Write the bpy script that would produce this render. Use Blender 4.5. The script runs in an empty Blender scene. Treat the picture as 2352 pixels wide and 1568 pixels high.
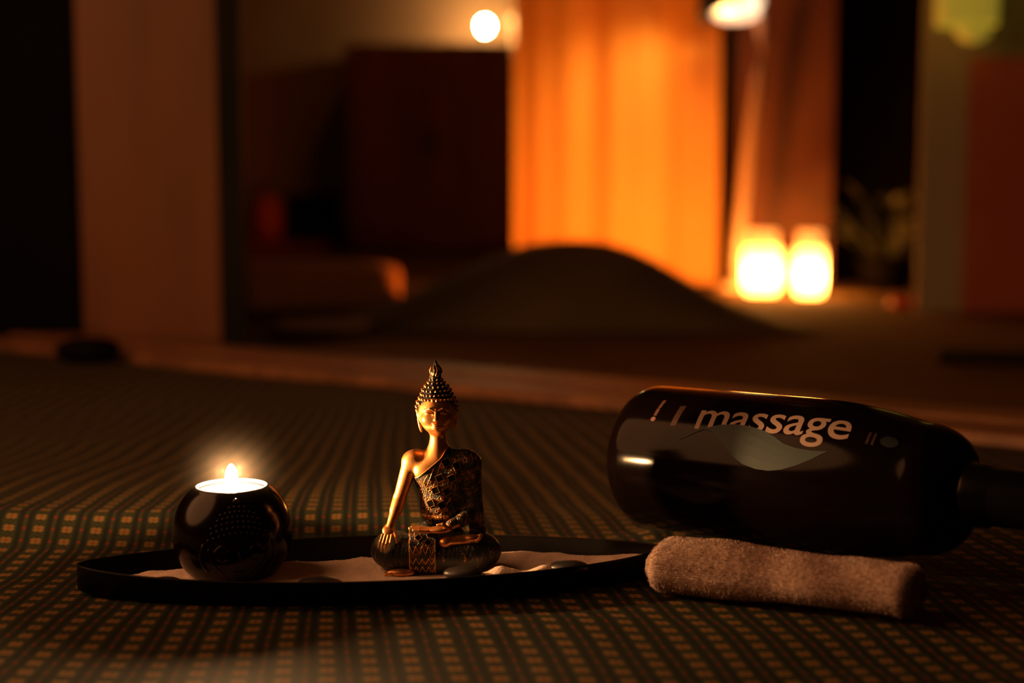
import bpy, bmesh, math, random
import numpy as np
from mathutils import Vector, Matrix, noise
from mathutils.bvhtree import BVHTree

S = bpy.context.scene
COL = S.collection
PI = math.pi
random.seed(7)

# ---------------------------------------------------------------- camera, world, exposure
cam_d = bpy.data.cameras.new('camera')
cam = bpy.data.objects.new('camera', cam_d); COL.objects.link(cam)
cam_d.sensor_width = 36.0
cam_d.lens = 50.0
cam.location = (0, 0, 0.19)
cam.rotation_euler = (math.radians(90 - 5.9), 0, 0)
cam_d.clip_start = 0.02
cam_d.dof.use_dof = True
cam_d.dof.focus_distance = 0.700
cam_d.dof.aperture_fstop = 4.0 * cam_d.lens / 50.0
S.camera = cam
w = bpy.data.worlds.new('world'); S.world = w; w.use_nodes = True
w.node_tree.nodes['Background'].inputs[0].default_value = (1.0, 0.36, 0.10, 1)
w.node_tree.nodes['Background'].inputs[1].default_value = 0.007
S.view_settings.view_transform = 'Standard'
S.view_settings.look = 'None'
S.view_settings.gamma = 1
S.view_settings.use_curve_mapping = False
S.view_settings.exposure = 0.0
S.cycles.max_bounces = 6
S.cycles.caustics_reflective = False
S.cycles.caustics_refractive = False
S.cycles.sample_clamp_indirect = 2.0

def area(name, loc, target, size, power, color):
    l = bpy.data.lights.new(name, 'AREA'); l.shape = 'DISK'; l.size = size; l.energy = power; l.color = color
    o = bpy.data.objects.new(name, l); COL.objects.link(o); o.location = loc
    o.rotation_euler = (Vector(target) - Vector(loc)).to_track_quat('-Z', 'Y').to_euler()
    return o
# added soft warm fill, unseen high on the left, for sand and towel
area('left_fill', (-1.12, 0.56, 0.84), (0.05, 0.75, 0.0), 1.3, 11.5, (1.0, 0.39, 0.14))
# added weak overhead fill, unseen, for the room beyond the threshold
area('back_room_fill', (0.2, 3.6, 2.3), (0.1, 3.9, 0.0), 0.4, 3.6, (1.0, 0.32, 0.05))

# ---------------------------------------------------------------- materials
MATS = {}
def mat(name, base, rough=0.6, metal=0.0, emit=None, es=0.0, spec=0.5, coat=0.0, sheen=0.0):
    m = bpy.data.materials.new(name); m.use_nodes = True
    b = m.node_tree.nodes['Principled BSDF']
    b.inputs['Base Color'].default_value = (*base, 1)
    b.inputs['Roughness'].default_value = rough
    b.inputs['Metallic'].default_value = metal
    b.inputs['Specular IOR Level'].default_value = spec
    b.inputs['Coat Weight'].default_value = coat
    b.inputs['Sheen Weight'].default_value = sheen
    if emit:
        b.inputs['Emission Color'].default_value = (*emit, 1)
        b.inputs['Emission Strength'].default_value = es
    MATS[name] = m
    return m

class NT:
    """tiny node-expression helper"""
    def __init__(s, m): s.t = m.node_tree; s.b = s.t.nodes['Principled BSDF']
    def new(s, k, **p):
        n = s.t.nodes.new(k)
        for a, v in p.items(): setattr(n, a, v)
        return n
    def set(s, sock, v):
        if hasattr(v, 'is_linked'): s.t.links.new(v, sock)
        else: sock.default_value = v
    def m(s, op, a, b=0.0, c=None):
        n = s.new('ShaderNodeMath', operation=op)
        s.set(n.inputs[0], a); s.set(n.inputs[1], b)
        if c is not None: s.set(n.inputs[2], c)
        return n.outputs[0]
    def sm(s, x, lo, hi):
        n = s.new('ShaderNodeMapRange', interpolation_type='SMOOTHSTEP')
        s.set(n.inputs[0], x); n.inputs[1].default_value = lo; n.inputs[2].default_value = hi
        return n.outputs[0]
    def mix(s, f, a, b):
        n = s.new('ShaderNodeMix', data_type='RGBA')
        s.set(n.inputs[0], f)
        for i, v in ((6, a), (7, b)): s.set(n.inputs[i], v if hasattr(v, 'is_linked') else (*v, 1))
        return n.outputs[2]
    def obj(s): return s.new('ShaderNodeTexCoord').outputs['Object']
    def mapping(s, v, scale=(1, 1, 1), rot=(0, 0, 0)):
        n = s.new('ShaderNodeMapping'); s.set(n.inputs[0], v); n.inputs['Scale'].default_value = scale; n.inputs['Rotation'].default_value = rot
        return n.outputs[0]
    def noise(s, v, scale, detail=2.0):
        n = s.new('ShaderNodeTexNoise'); s.set(n.inputs['Vector'], v); n.inputs['Scale'].default_value = scale; n.inputs['Detail'].default_value = detail
        return n.outputs[0]
    def bump(s, h, strength, dist):
        n = s.new('ShaderNodeBump'); n.inputs['Strength'].default_value = strength; n.inputs['Distance'].default_value = dist
        s.set(n.inputs['Height'], h); s.t.links.new(n.outputs[0], s.b.inputs['Normal'])

def noisy(name, a, b, scale, rough=0.6, bump=0.0, bdist=0.001, stretch=(1, 1, 1), **kw):
    m = mat(name, a, rough, **kw); n = NT(m)
    v = n.mapping(n.obj(), stretch)
    f = n.noise(v, scale, 4)
    n.set(n.b.inputs['Base Color'], n.mix(n.sm(f, 0.35, 0.65), a, b))
    if bump: n.bump(f, bump, bdist)
    return m

# woven cloth with rows of gold blossoms
def cloth_material():
    m = mat('woven_cloth', (0.02, 0.03, 0.02), 0.75, spec=0.25); n = NT(m)
    sep = n.new('ShaderNodeSeparateXYZ')
    uv = n.new('ShaderNodeUVMap'); uv.uv_map = 'weave'
    n.set(sep.inputs[0], uv.outputs[0])
    u, v = sep.outputs[0], sep.outputs[1]
    fu = n.m('SUBTRACT', n.m('FRACT', u), 0.5)      # -0.5..0.5 inside a cell
    fv = n.m('SUBTRACT', n.m('FRACT', v), 0.5)
    au = n.m('ABSOLUTE', fu); av = n.m('ABSOLUTE', fv)
    # four-lobed blossom: union of a plus and an x
    fus = n.m('MULTIPLY', fu, 1.32)
    r = n.m('SQRT', n.m('ADD', n.m('MULTIPLY', fus, fus), n.m('MULTIPLY', fv, fv)))
    ang = n.m('ARCTAN2', fv, fus)
    rad = n.m('ADD', 0.262, n.m('MULTIPLY', n.m('COSINE', n.m('ADD', n.m('MULTIPLY', ang, 8.0), PI)), 0.03))
    rad = n.m('SUBTRACT', rad, n.m('MULTIPLY', n.m('COSINE', n.m('MULTIPLY', ang, 4.0)), 0.045))
    flower = n.sm(n.m('SUBTRACT', rad, r), -0.015, 0.02)
    centre = n.sm(n.m('SUBTRACT', 0.085, r), -0.02, 0.02)
    # red lozenges and fine olive stripe between the columns
    bu = n.m('SUBTRACT', 0.5, au)
    loz = n.sm(n.m('SUBTRACT', 0.115, n.m('ADD', n.m('MULTIPLY', bu, 1.3), n.m('MULTIPLY', av, 0.7))), 0.0, 0.03)
    stripe = n.sm(n.m('SUBTRACT', 0.055, bu), 0.0, 0.02)
    bead = n.m('MULTIPLY', stripe, n.sm(n.m('SINE', n.m('MULTIPLY', v, 2 * PI * 5)), -0.3, 0.3))
    # small gold leaves between the blossoms of a column
    bv = n.m('SUBTRACT', 0.5, av)
    leaf = n.sm(n.m('SUBTRACT', 0.10, n.m('ADD', n.m('MULTIPLY', au, 0.55), n.m('MULTIPLY', bv, 1.6))), 0.0, 0.03)
    leafs = n.sm(n.m('SUBTRACT', 0.05, n.m('ADD', n.m('ABSOLUTE', n.m('SUBTRACT', au, 0.17)), n.m('ABSOLUTE', n.m('SUBTRACT', bv, 0.10)))), 0.0, 0.02)
    threads = n.m('MULTIPLY', n.sm(n.m('SINE', n.m('MULTIPLY', u, 2 * PI * 14)), -1, 1), 0.25)
    wash = n.noise(n.obj(), 9.0, 2)
    c = n.mix(n.sm(wash, 0.3, 0.7), (0.010, 0.016, 0.007), (0.016, 0.021, 0.009))
    bars = n.m('MULTIPLY', n.sm(bu, 0.07, 0.10), n.sm(bu, 0.25, 0.21))
    c = n.mix(n.m('MULTIPLY', bars, 0.8), c, (0.003, 0.006, 0.004))
    c = n.mix(bead, c, (0.05, 0.036, 0.011))
    c = n.mix(n.m('MULTIPLY', leaf, 0.55), c, (0.06, 0.047, 0.014))
    c = n.mix(n.m('MULTIPLY', leafs, 0.7), c, (0.09, 0.066, 0.023))
    c = n.mix(loz, c, (0.15, 0.012, 0.006))
    c = n.mix(flower, c, (0.17, 0.100, 0.028))
    c = n.mix(n.m('MULTIPLY', flower, threads), c, (0.09, 0.045, 0.011))
    c = n.mix(centre, c, (0.15, 0.025, 0.008))
    n.set(n.b.inputs['Base Color'], c)
    n.bump(n.m('ADD', flower, n.m('MULTIPLY', n.m('SINE', n.m('MULTIPLY', v, 2 * PI * 22)), 0.25)), 0.4, 0.0004)
    return m
cloth_material()

def gold_material():
    m = mat('antique_gold', (0.83, 0.36, 0.10), 0.34, 0.88); n = NT(m)
    f = n.noise(n.obj(), 160, 4)
    f2 = n.noise(n.obj(), 1400, 2)
    n.set(n.b.inputs['Base Color'], n.mix(n.sm(f, 0.40, 0.75), (0.88, 0.43, 0.15), (0.50, 0.20, 0.06)))
    n.set(n.b.inputs['Roughness'], n.m('ADD', 0.27, n.m('MULTIPLY', f, 0.2)))
    n.bump(f2, 0.18, 0.0002)
gold_material()

def robe_material():
    m = mat('patterned_robe', (0.01, 0.02, 0.022), 0.42, 0.4); n = NT(m)
    o = n.obj()
    vor = n.new('ShaderNodeTexVoronoi', feature='DISTANCE_TO_EDGE'); n.set(vor.inputs['Vector'], n.mapping(o, (1, .6, 1), (0.3, 0.2, 0.5))); vor.inputs['Scale'].default_value = 430
    d = vor.outputs['Distance']
    ridge = n.sm(d, 0.10, 0.02)
    fine = n.noise(o, 2200, 3)
    worn = n.noise(o, 220, 3)
    gold = n.m('MULTIPLY', n.m('MULTIPLY', ridge, 0.8), n.sm(worn, 0.44, 0.64))
    speck = n.m('MULTIPLY', n.sm(fine, 0.52, 0.62), n.sm(worn, 0.42, 0.58))
    g = n.m('MINIMUM', n.m('ADD', gold, n.m('MULTIPLY', speck, 0.7)), 1.0)
    n.set(n.b.inputs['Base Color'], n.mix(g, (0.012, 0.021, 0.022), (0.62, 0.27, 0.075)))
    n.set(n.b.inputs['Metallic'], n.m('ADD', 0.15, n.m('MULTIPLY', g, 0.7)))
    n.bump(n.m('ADD', ridge, n.m('MULTIPLY', fine, 0.8)), 0.85, 0.0006)
    m = mat('rippled_robe', (0.01, 0.02, 0.022), 0.45, 0.3); n = NT(m)
    o = n.obj()
    f = n.noise(n.mapping(o, (1.0, 1.0, 0.22)), 650, 3)
    f2 = n.noise(o, 900, 3)
    g = n.m('MULTIPLY', n.sm(f, 0.56, 0.68), n.sm(f2, 0.48, 0.62))
    n.set(n.b.inputs['Base Color'], n.mix(g, (0.011, 0.017, 0.017), (0.55, 0.24, 0.07)))
    n.set(n.b.inputs['Metallic'], n.m('MULTIPLY', g, 0.8))
    n.bump(f, 0.8, 0.0008)
robe_material()

def curl_material():
    m = mat('curled_hair', (0.008, 0.014, 0.016), 0.38, 0.4); n = NT(m)
    a = n.new('ShaderNodeAttribute'); a.attribute_name = 'tip'
    g = n.m('MULTIPLY', a.outputs['Fac'], n.sm(n.noise(n.obj(), 900, 2), 0.30, 0.55))
    n.set(n.b.inputs['Base Color'], n.mix(g, (0.009, 0.015, 0.017), (0.85, 0.38, 0.11)))
    n.set(n.b.inputs['Metallic'], n.m('ADD', 0.2, n.m('MULTIPLY', g, 0.7)))
curl_material()

mat('mirror_black', (0.004, 0.004, 0.005), 0.12, spec=0.6)
noisy('matte_black', (0.003, 0.0025, 0.0025), (0.005, 0.004, 0.004), 60, rough=0.5, spec=0.15, bump=0.1, bdist=0.0006)
m = noisy('sand', (0.78, 0.60, 0.50), (0.90, 0.73, 0.62), 900, rough=0.9, bump=0.6, bdist=0.0005)
noisy('pebble', (0.018, 0.017, 0.018), (0.03, 0.028, 0.028), 80, rough=0.38)
mat('smoked_glass', (0.006, 0.003, 0.0025), 0.16, spec=0.20)
mat('embossed_glass', (0.014, 0.005, 0.003), 0.28, spec=0.30)
mat('pink_wax', (0.018, 0.0055, 0.017), 0.5, spec=0.2)
mat('aluminium', (0.9, 0.86, 0.84), 0.3, 0.6)
mat('wick', (0.02, 0.015, 0.01), 0.9)
mat('flame', (0, 0, 0), 1.0, emit=(1.0, 0.50, 0.19), es=6200.0, spec=0)
mat('bottle_plastic', (0.0035, 0.0018, 0.0016), 0.13, spec=0.11)
mat('black_cap', (0.004, 0.0035, 0.0035), 0.3, spec=0.4)
mat('white_print', (0.31, 0.22, 0.18), 0.5)
mat('dim_print', (0.04, 0.018, 0.014), 0.4)
mat('dim_blue', (0.010, 0.014, 0.018), 0.4)
mat('faded_print', (0.20, 0.10, 0.08), 0.4)
mat('blue_print', (0.044, 0.062, 0.066), 0.55, spec=0.15)
mat('silver_band', (0.02, 0.012, 0.01), 0.08, spec=0.9, coat=0.5)
noisy('terry', (0.42, 0.285, 0.235), (0.48, 0.33, 0.265), 60, rough=0.95, bump=0.2, bdist=0.001, sheen=0.3)
# room
noisy('dark_floor', (0.12, 0.062, 0.018), (0.15, 0.075, 0.022), 6, rough=0.95, spec=0.08)
noisy('threshold_wood', (0.15, 0.060, 0.022), (0.25, 0.10, 0.036), 14, rough=0.55, stretch=(0.3, 4, 1))
noisy('panel_wood', (0.14, 0.044, 0.009), (0.19, 0.060, 0.013), 5, rough=0.5, stretch=(3, 3, 0.5))
noisy('post_paint', (0.010, 0.010, 0.005), (0.015, 0.013, 0.007), 8, rough=0.7, spec=0.1)
noisy('brown_wall', (0.24, 0.13, 0.06), (0.30, 0.17, 0.075), 2.5, rough=0.8)
noisy('plum_wood', (0.16, 0.035, 0.016), (0.22, 0.05, 0.02), 4, rough=0.5, stretch=(4, 4, 0.6))
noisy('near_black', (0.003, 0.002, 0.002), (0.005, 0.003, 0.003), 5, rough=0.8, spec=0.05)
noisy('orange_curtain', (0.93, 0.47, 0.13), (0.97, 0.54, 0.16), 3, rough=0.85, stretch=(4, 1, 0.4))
noisy('cushion_cloth', (0.08, 0.055, 0.018), (0.10, 0.066, 0.024), 8, rough=0.85)
noisy('brick_cloth', (0.42, 0.16, 0.06), (0.50, 0.20, 0.08), 8, rough=0.9)
noisy('sandy_cloth', (0.30, 0.16, 0.08), (0.36, 0.2, 0.1), 9, rough=0.9)
mat('lantern_glass', (0.8, 0.4, 0.15), 0.5, emit=(1.0, 0.36, 0.055), es=60.0)
_n = NT(MATS['lantern_glass']); _s = _n.new('ShaderNodeSeparateXYZ'); _n.set(_s.inputs[0], _n.obj())
_d = _n.m('DIVIDE', _n.m('SUBTRACT', _s.outputs[2], 0.045), 0.030)      # glass glows most at the height of the flame inside
_n.set(_n.b.inputs['Emission Strength'], _n.m('ADD', 7.0, _n.m('MULTIPLY', _n.m('EXPONENT', _n.m('MULTIPLY', _n.m('MULTIPLY', _d, _d), -1.0)), 50.0)))
mat('lantern_rim', (0.9, 0.5, 0.25), 0.3, emit=(1.0, 0.30, 0.05), es=2.0)
mat('uplight_glow', (0.8, 0.4, 0.2), 0.8, emit=(1.0, 0.22, 0.02), es=330.0)
mat('bulb_glow', (1, 1, 1), 0.5, emit=(1.0, 0.62, 0.25), es=420.0)
mat('reading_glow', (1, .9, .8), 0.5, emit=(1.0, 0.70, 0.42), es=1.6)
mat('pale_metal', (0.72, 0.52, 0.40), 0.5)
mat('dark_metal', (0.02, 0.015, 0.012), 0.4, 0.6)
noisy('grey_plaster', (0.36, 0.30, 0.17), (0.40, 0.33, 0.19), 3, rough=0.85)
noisy('rust_wall', (0.15, 0.060, 0.036), (0.18, 0.073, 0.043), 3, rough=0.85)
noisy('red_panel', (0.40, 0.085, 0.03), (0.46, 0.11, 0.035), 4, rough=0.7)
mat('lime_shade', (0.55, 0.5, 0.1), 0.7, emit=(0.55, 0.40, 0.035), es=0.36)
mat('red_gloss', (0.55, 0.06, 0.03), 0.35)
noisy('leaf', (0.05, 0.06, 0.02), (0.09, 0.08, 0.03), 20, rough=0.5)

# ---------------------------------------------------------------- object helpers
def link(o, parent=None):
    COL.objects.link(o)
    if parent: o.parent = parent
    return o
def tag(o, label, cat=None, group=None, kind=None):
    if label: o['label'] = label
    if cat: o['category'] = cat
    if group: o['group'] = group
    if kind: o['kind'] = kind
    return o
def thing(name, label, cat, loc=(0, 0, 0), rot=(0, 0, 0), group=None):
    o = bpy.data.objects.new(name, None); COL.objects.link(o)
    o.empty_display_size = 0.01
    o.location = loc; o.rotation_euler = rot
    return tag(o, label, cat, group)
def mesh_obj(name, verts, faces, m, parent=None, smooth=True, label=None):
    me = bpy.data.meshes.new(name)
    me.from_pydata([tuple(map(float, v)) for v in verts], [], [tuple(map(int, f)) for f in faces]); me.update()
    for x in (m if isinstance(m, (list, tuple)) else [m]): me.materials.append(MATS[x])
    if smooth: me.polygons.foreach_set('use_smooth', [True] * len(me.polygons))
    o = link(bpy.data.objects.new(name, me), parent)
    if label: o['label'] = label
    return o
def bm_obj(name, bm, m, parent=None, smooth=True, bevel=0, label=None):
    me = bpy.data.meshes.new(name)
    bmesh.ops.recalc_face_normals(bm, faces=bm.faces)
    bm.to_mesh(me); bm.free()
    for x in (m if isinstance(m, (list, tuple)) else [m]): me.materials.append(MATS[x])
    if smooth: me.polygons.foreach_set('use_smooth', [True] * len(me.polygons))
    o = link(bpy.data.objects.new(name, me), parent)
    if bevel:
        b = o.modifiers.new('bevel', 'BEVEL'); b.width = bevel; b.segments = 3; b.limit_method = 'ANGLE'
        o.modifiers.new('wn', 'WEIGHTED_NORMAL')
    if label: o['label'] = label
    return o
def box(bm, c, s, rz=0.0, mi=0):
    M = Matrix.Translation(c) @ Matrix.Rotation(rz, 4, 'Z') @ Matrix.Diagonal((*s, 1))
    r = bmesh.ops.create_cube(bm, size=1, matrix=M)
    for f in {f for v in r['verts'] for f in v.link_faces}: f.material_index = mi
def ball(bm, c, s, sub=2, rot=None):
    M = Matrix.Translation(c) @ (rot.to_4x4() if rot else Matrix.Identity(4)) @ Matrix.Diagonal((*s, 1))
    return bmesh.ops.create_icosphere(bm, subdivisions=sub, radius=1, matrix=M)['verts']
def lathe(bm, prof, seg=64, M=Matrix.Identity(4), cap0=True, cap1=True):
    rings = []
    for r, z in prof:
        if r < 1e-7: rings.append([bm.verts.new(M @ Vector((0, 0, z)))])
        else: rings.append([bm.verts.new(M @ Vector((r * math.cos(2 * PI * i / seg), r * math.sin(2 * PI * i / seg), z))) for i in range(seg)])
    for a, b in zip(rings, rings[1:]):
        if len(a) == 1 and len(b) == 1: continue
        for i in range(seg):
            j = (i + 1) % seg
            if len(a) == 1: bm.faces.new((a[0], b[j], b[i]))
            elif len(b) == 1: bm.faces.new((a[i], a[j], b[0]))
            else: bm.faces.new((a[i], a[j], b[j], b[i]))
    if cap0 and len(rings[0]) > 1: bm.faces.new(rings[0])
    if cap1 and len(rings[-1]) > 1: bm.faces.new(rings[-1])
def tube(bm, pts, radii, seg=10):
    pts = [Vector(p) for p in pts]; rings = []
    for i, p in enumerate(pts):
        t = (pts[min(i + 1, len(pts) - 1)] - pts[max(i - 1, 0)]).normalized()
        q = t.to_track_quat('Z', 'Y')
        r = radii[i] if isinstance(radii, (list, tuple)) else radii
        rings.append([bm.verts.new(p + q @ Vector((r * math.cos(2 * PI * k / seg), r * math.sin(2 * PI * k / seg), 0))) for k in range(seg)])
    for a, b in zip(rings, rings[1:]):
        for i in range(seg): bm.faces.new((a[i], a[(i + 1) % seg], b[(i + 1) % seg], b[i]))
    bm.faces.new(rings[0]); bm.faces.new(rings[-1])
def sst(x, a, b):
    t = min(max((x - a) / (b - a), 0), 1); return t * t * (3 - 2 * t)

# signed-distance sculpting with surface nets
class Sculpt:
    def __init__(s, lo, hi, h):
        s.lo = np.array(lo, float); s.h = h
        s.n = np.ceil((np.array(hi) - s.lo) / h).astype(int) + 1
        s.f = np.full(s.n, 50.0, np.float32)
        s.ax = [(s.lo[i] + h * np.arange(s.n[i])).astype(np.float32) for i in range(3)]
    def sl(s, lo, hi):
        a = np.clip(np.floor((np.array(lo) - s.lo) / s.h).astype(int), 0, s.n); b = np.clip(np.ceil((np.array(hi) - s.lo) / s.h).astype(int) + 1, 0, s.n)
        return tuple(slice(int(a[i]), int(b[i])) for i in range(3))
    def grid(s, q): return s.ax[0][q[0]][:, None, None], s.ax[1][q[1]][None, :, None], s.ax[2][q[2]][None, None, :]
    def comb(s, q, d, k, op='add'):
        a = s.f[q]
        if op == 'add':
            hh = np.clip(0.5 + 0.5 * (a - d) / k, 0, 1); s.f[q] = a * (1 - hh) + d * hh - k * hh * (1 - hh)
        else:
            d = -d
            hh = np.clip(0.5 - 0.5 * (a - d) / k, 0, 1); s.f[q] = a * (1 - hh) + d * hh + k * hh * (1 - hh)
    def ell(s, c, r, k=4.0, op='add', rot=None, pad=14):
        R = max(r) + pad; q = s.sl([c[i] - R for i in range(3)], [c[i] + R for i in range(3)])
        X, Y, Z = s.grid(q); X = X - c[0]; Y = Y - c[1]; Z = Z - c[2]
        if rot is not None:
            m = np.array(rot.to_3x3().transposed()); X, Y, Z = (m[i][0] * X + m[i][1] * Y + m[i][2] * Z for i in range(3))
        k0 = np.sqrt((X / r[0]) ** 2 + (Y / r[1]) ** 2 + (Z / r[2]) ** 2)
        k1 = np.sqrt((X / r[0] ** 2) ** 2 + (Y / r[1] ** 2) ** 2 + (Z / r[2] ** 2) ** 2) + 1e-9
        s.comb(q, (k0 * (k0 - 1.0) / k1).astype(np.float32), k, op)
    def cap(s, a, b, ra, rb, k=4.0, op='add', pad=14):
        R = max(ra, rb) + pad
        q = s.sl([min(a[i], b[i]) - R for i in range(3)], [max(a[i], b[i]) + R for i in range(3)])
        X, Y, Z = s.grid(q); d = [b[i] - a[i] for i in range(3)]; L = sum(v * v for v in d)
        px, py, pz = X - a[0], Y - a[1], Z - a[2]
        t = np.clip((px * d[0] + py * d[1] + pz * d[2]) / L, 0, 1)
        dist = np.sqrt((px - t * d[0]) ** 2 + (py - t * d[1]) ** 2 + (pz - t * d[2]) ** 2) - (ra + (rb - ra) * t)
        s.comb(q, dist.astype(np.float32), k, op)
    def mesh(s):
        f = s.f; ins = f < 0; nx, ny, nz = f.shape
        acc = np.zeros((nx - 1, ny - 1, nz - 1, 3), np.float32); cnt = np.zeros((nx - 1, ny - 1, nz - 1), np.float32)
        for ax in range(3):
            a = [slice(None)] * 3; b = [slice(None)] * 3; a[ax] = slice(0, -1); b[ax] = slice(1, None)
            fa, fb = f[tuple(a)], f[tuple(b)]; cr = (fa < 0) != (fb < 0)
            t = np.where(cr, fa / np.where(cr, fa - fb, 1), 0)
            o1, o2 = [i for i in range(3) if i != ax]
            for d1 in (0, 1):
                for d2 in (0, 1):
                    sl = [slice(None)] * 3
                    sl[o1] = slice(d1, f.shape[o1] - 1 + d1); sl[o2] = slice(d2, f.shape[o2] - 1 + d2)
                    c = cr[tuple(sl)]; tt = t[tuple(sl)]
                    cnt += c
                    acc[..., ax] += np.where(c, tt, 0)
                    if d1: acc[..., o1] += c
                    if d2: acc[..., o2] += c
        act = cnt > 0
        idx = np.full(cnt.shape, -1, np.int64); ijk = np.argwhere(act); idx[act] = np.arange(len(ijk))
        V = s.lo + s.h * (ijk + acc[act] / cnt[act][:, None])
        F = []
        for ax in range(3):
            a = [slice(None)] * 3; b = [slice(None)] * 3; a[ax] = slice(0, -1); b[ax] = slice(1, None)
            ia, ib = ins[tuple(a)], ins[tuple(b)]
            e = np.argwhere(ia != ib); o1, o2 = (ax + 1) % 3, (ax + 2) % 3
            e = e[(e[:, o1] > 0) & (e[:, o2] > 0) & (e[:, o1] < f.shape[o1] - 1) & (e[:, o2] < f.shape[o2] - 1)]
            fl = ia[tuple(e.T)]
            def at(d1, d2):
                g = e.copy(); g[:, o1] -= d1; g[:, o2] -= d2; return idx[tuple(g.T)]
            qd = np.stack([at(1, 1), at(0, 1), at(0, 0), at(1, 0)], 1)
            qd[~fl] = qd[~fl][:, ::-1]
            F.append(qd)
        return V, np.concatenate(F)
def sculpt_obj(name, g, m, parent, scale=1.0, label=None):
    V, F = g.mesh(); V = V * scale
    me = bpy.data.meshes.new(name)
    me.vertices.add(len(V)); me.vertices.foreach_set('co', V.astype(np.float32).ravel())
    me.loops.add(F.size); me.loops.foreach_set('vertex_index', F.astype(np.int32).ravel())
    me.polygons.add(len(F)); me.polygons.foreach_set('loop_start', np.arange(0, F.size, 4, dtype=np.int32))
    me.update(calc_edges=True)
    me.polygons.foreach_set('use_smooth', [True] * len(me.polygons))
    me.materials.append(MATS[m])
    o = link(bpy.data.objects.new(name, me), parent)
    if label: o['label'] = label
    return o

# ---------------------------------------------------------------- the room
fl = bm = bmesh.new(); box(bm, (0.5, 2.6, -0.035), (7.0, 6.6, 0.02))
o = bm_obj('floor', bm, 'dark_floor', smooth=False); tag(o, 'dark olive brown floor matting running back to the far wall', kind='structure')

# wooden threshold running diagonally across the room
def threshold():
    bm = bmesh.new()
    a, b = Vector((-1.0, 1.985, 0)), Vector((1.6, 0.235, 0)); d = (b - a).normalized(); nrm = Vector((-d.y, d.x, 0))
    ang = math.atan2(d.y, d.x); L = (b - a).length; c = (a + b) / 2
    box(bm, c + nrm * 0.030 + Vector((0, 0, -0.006)), (L, 0.052, 0.030), ang)
    box(bm, c + nrm * 0.066 + Vector((0, 0, -0.012)), (L, 0.022, 0.020), ang)
    box(bm, c + nrm * 0.104 + Vector((0, 0, -0.006)), (L, 0.056, 0.032), ang)
    o = bm_obj('trim_1', bm, 'threshold_wood', smooth=False, bevel=0.003)
    tag(o, 'low wooden sliding door threshold crossing behind the patterned cloth', kind='structure')
threshold()

def wall(name, m, c, s, label, rz=0):
    bm = bmesh.new(); box(bm, c, s, rz); o = bm_obj(name, bm, m, smooth=False); tag(o, label, kind='structure'); return o
wall('wall_back', 'brown_wall', (-0.4, 5.6, 1.2), (7.0, 0.1, 2.45), 'far brown wall of the room behind the cabinet')
wall('wall_left', 'panel_wood', (-0.468, 1.86, 1.15), (0.178, 0.03, 2.35), 'narrow wood panelled wall left of the black post')
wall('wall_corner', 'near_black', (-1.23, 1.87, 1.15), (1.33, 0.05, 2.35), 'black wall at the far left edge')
wall('trim_2', 'post_paint', (-0.3630, 1.853, 1.15), (0.032, 0.012, 2.35), 'dark upright door post at the edge of the panelled wall')
wall('wall_side', 'rust_wall', (0.6375, 3.36, 1.15), (0.215, 0.06, 2.35), 'brown wall behind the glowing lanterns')
wall('trim_3', 'near_black', (0.513, 3.50, 1.15), (0.028, 0.05, 2.35), 'thin black strip standing in for the dark gap between orange curtain and brown wall')  # black strip fills the gap, its darkness put into the colour
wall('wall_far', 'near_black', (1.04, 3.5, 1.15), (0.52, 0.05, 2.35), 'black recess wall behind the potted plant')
wall('wall_right', 'grey_plaster', (1.181, 2.536, 1.15), (0.89, 0.010, 2.35), 'greenish grey plaster wall at the right edge', -0.171)

# ---------------------------------------------------------------- patterned cloth over the mattress
def cloth_z(x, y):
    z = 0.0
    ridge = sst(y + 0.006 * math.sin(9 * x), 0.742, 0.768) * (1 - sst(y, 0.775, 1.05))
    z += 0.0165 * ridge * (1 - sst(x, -0.06, 0.03))
    bs = (x - 0.077) * 0.741 - (y - 0.765) * 0.671; bn = (x - 0.077) * 0.671 + (y - 0.765) * 0.741
    z += 0.0088 * sst(bs, -0.03, 0.01) * (1 - sst(bs, 0.09, 0.20)) * math.exp(-((bn - 0.012) / 0.026) ** 2)
    z -= 0.003 * math.exp(-((x + 0.30) / 0.08) ** 2 - ((y - 0.70) / 0.03) ** 2)
    out = 1 - sst(abs(x + 0.06), 0.10, 0.2) * 0 
    tray = sst(max(abs((x + 0.06) / 0.17), abs((y - 0.69) / 0.055)), 0.9, 1.3)
    z += tray * 0.0028 * (noise.noise(Vector((x * 7, y * 9, 0.3))) + 0.4 * noise.noise(Vector((x * 22, y * 26, 1.3))))
    fade = sst(y, 0.5, 0.60)
    return z
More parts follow.
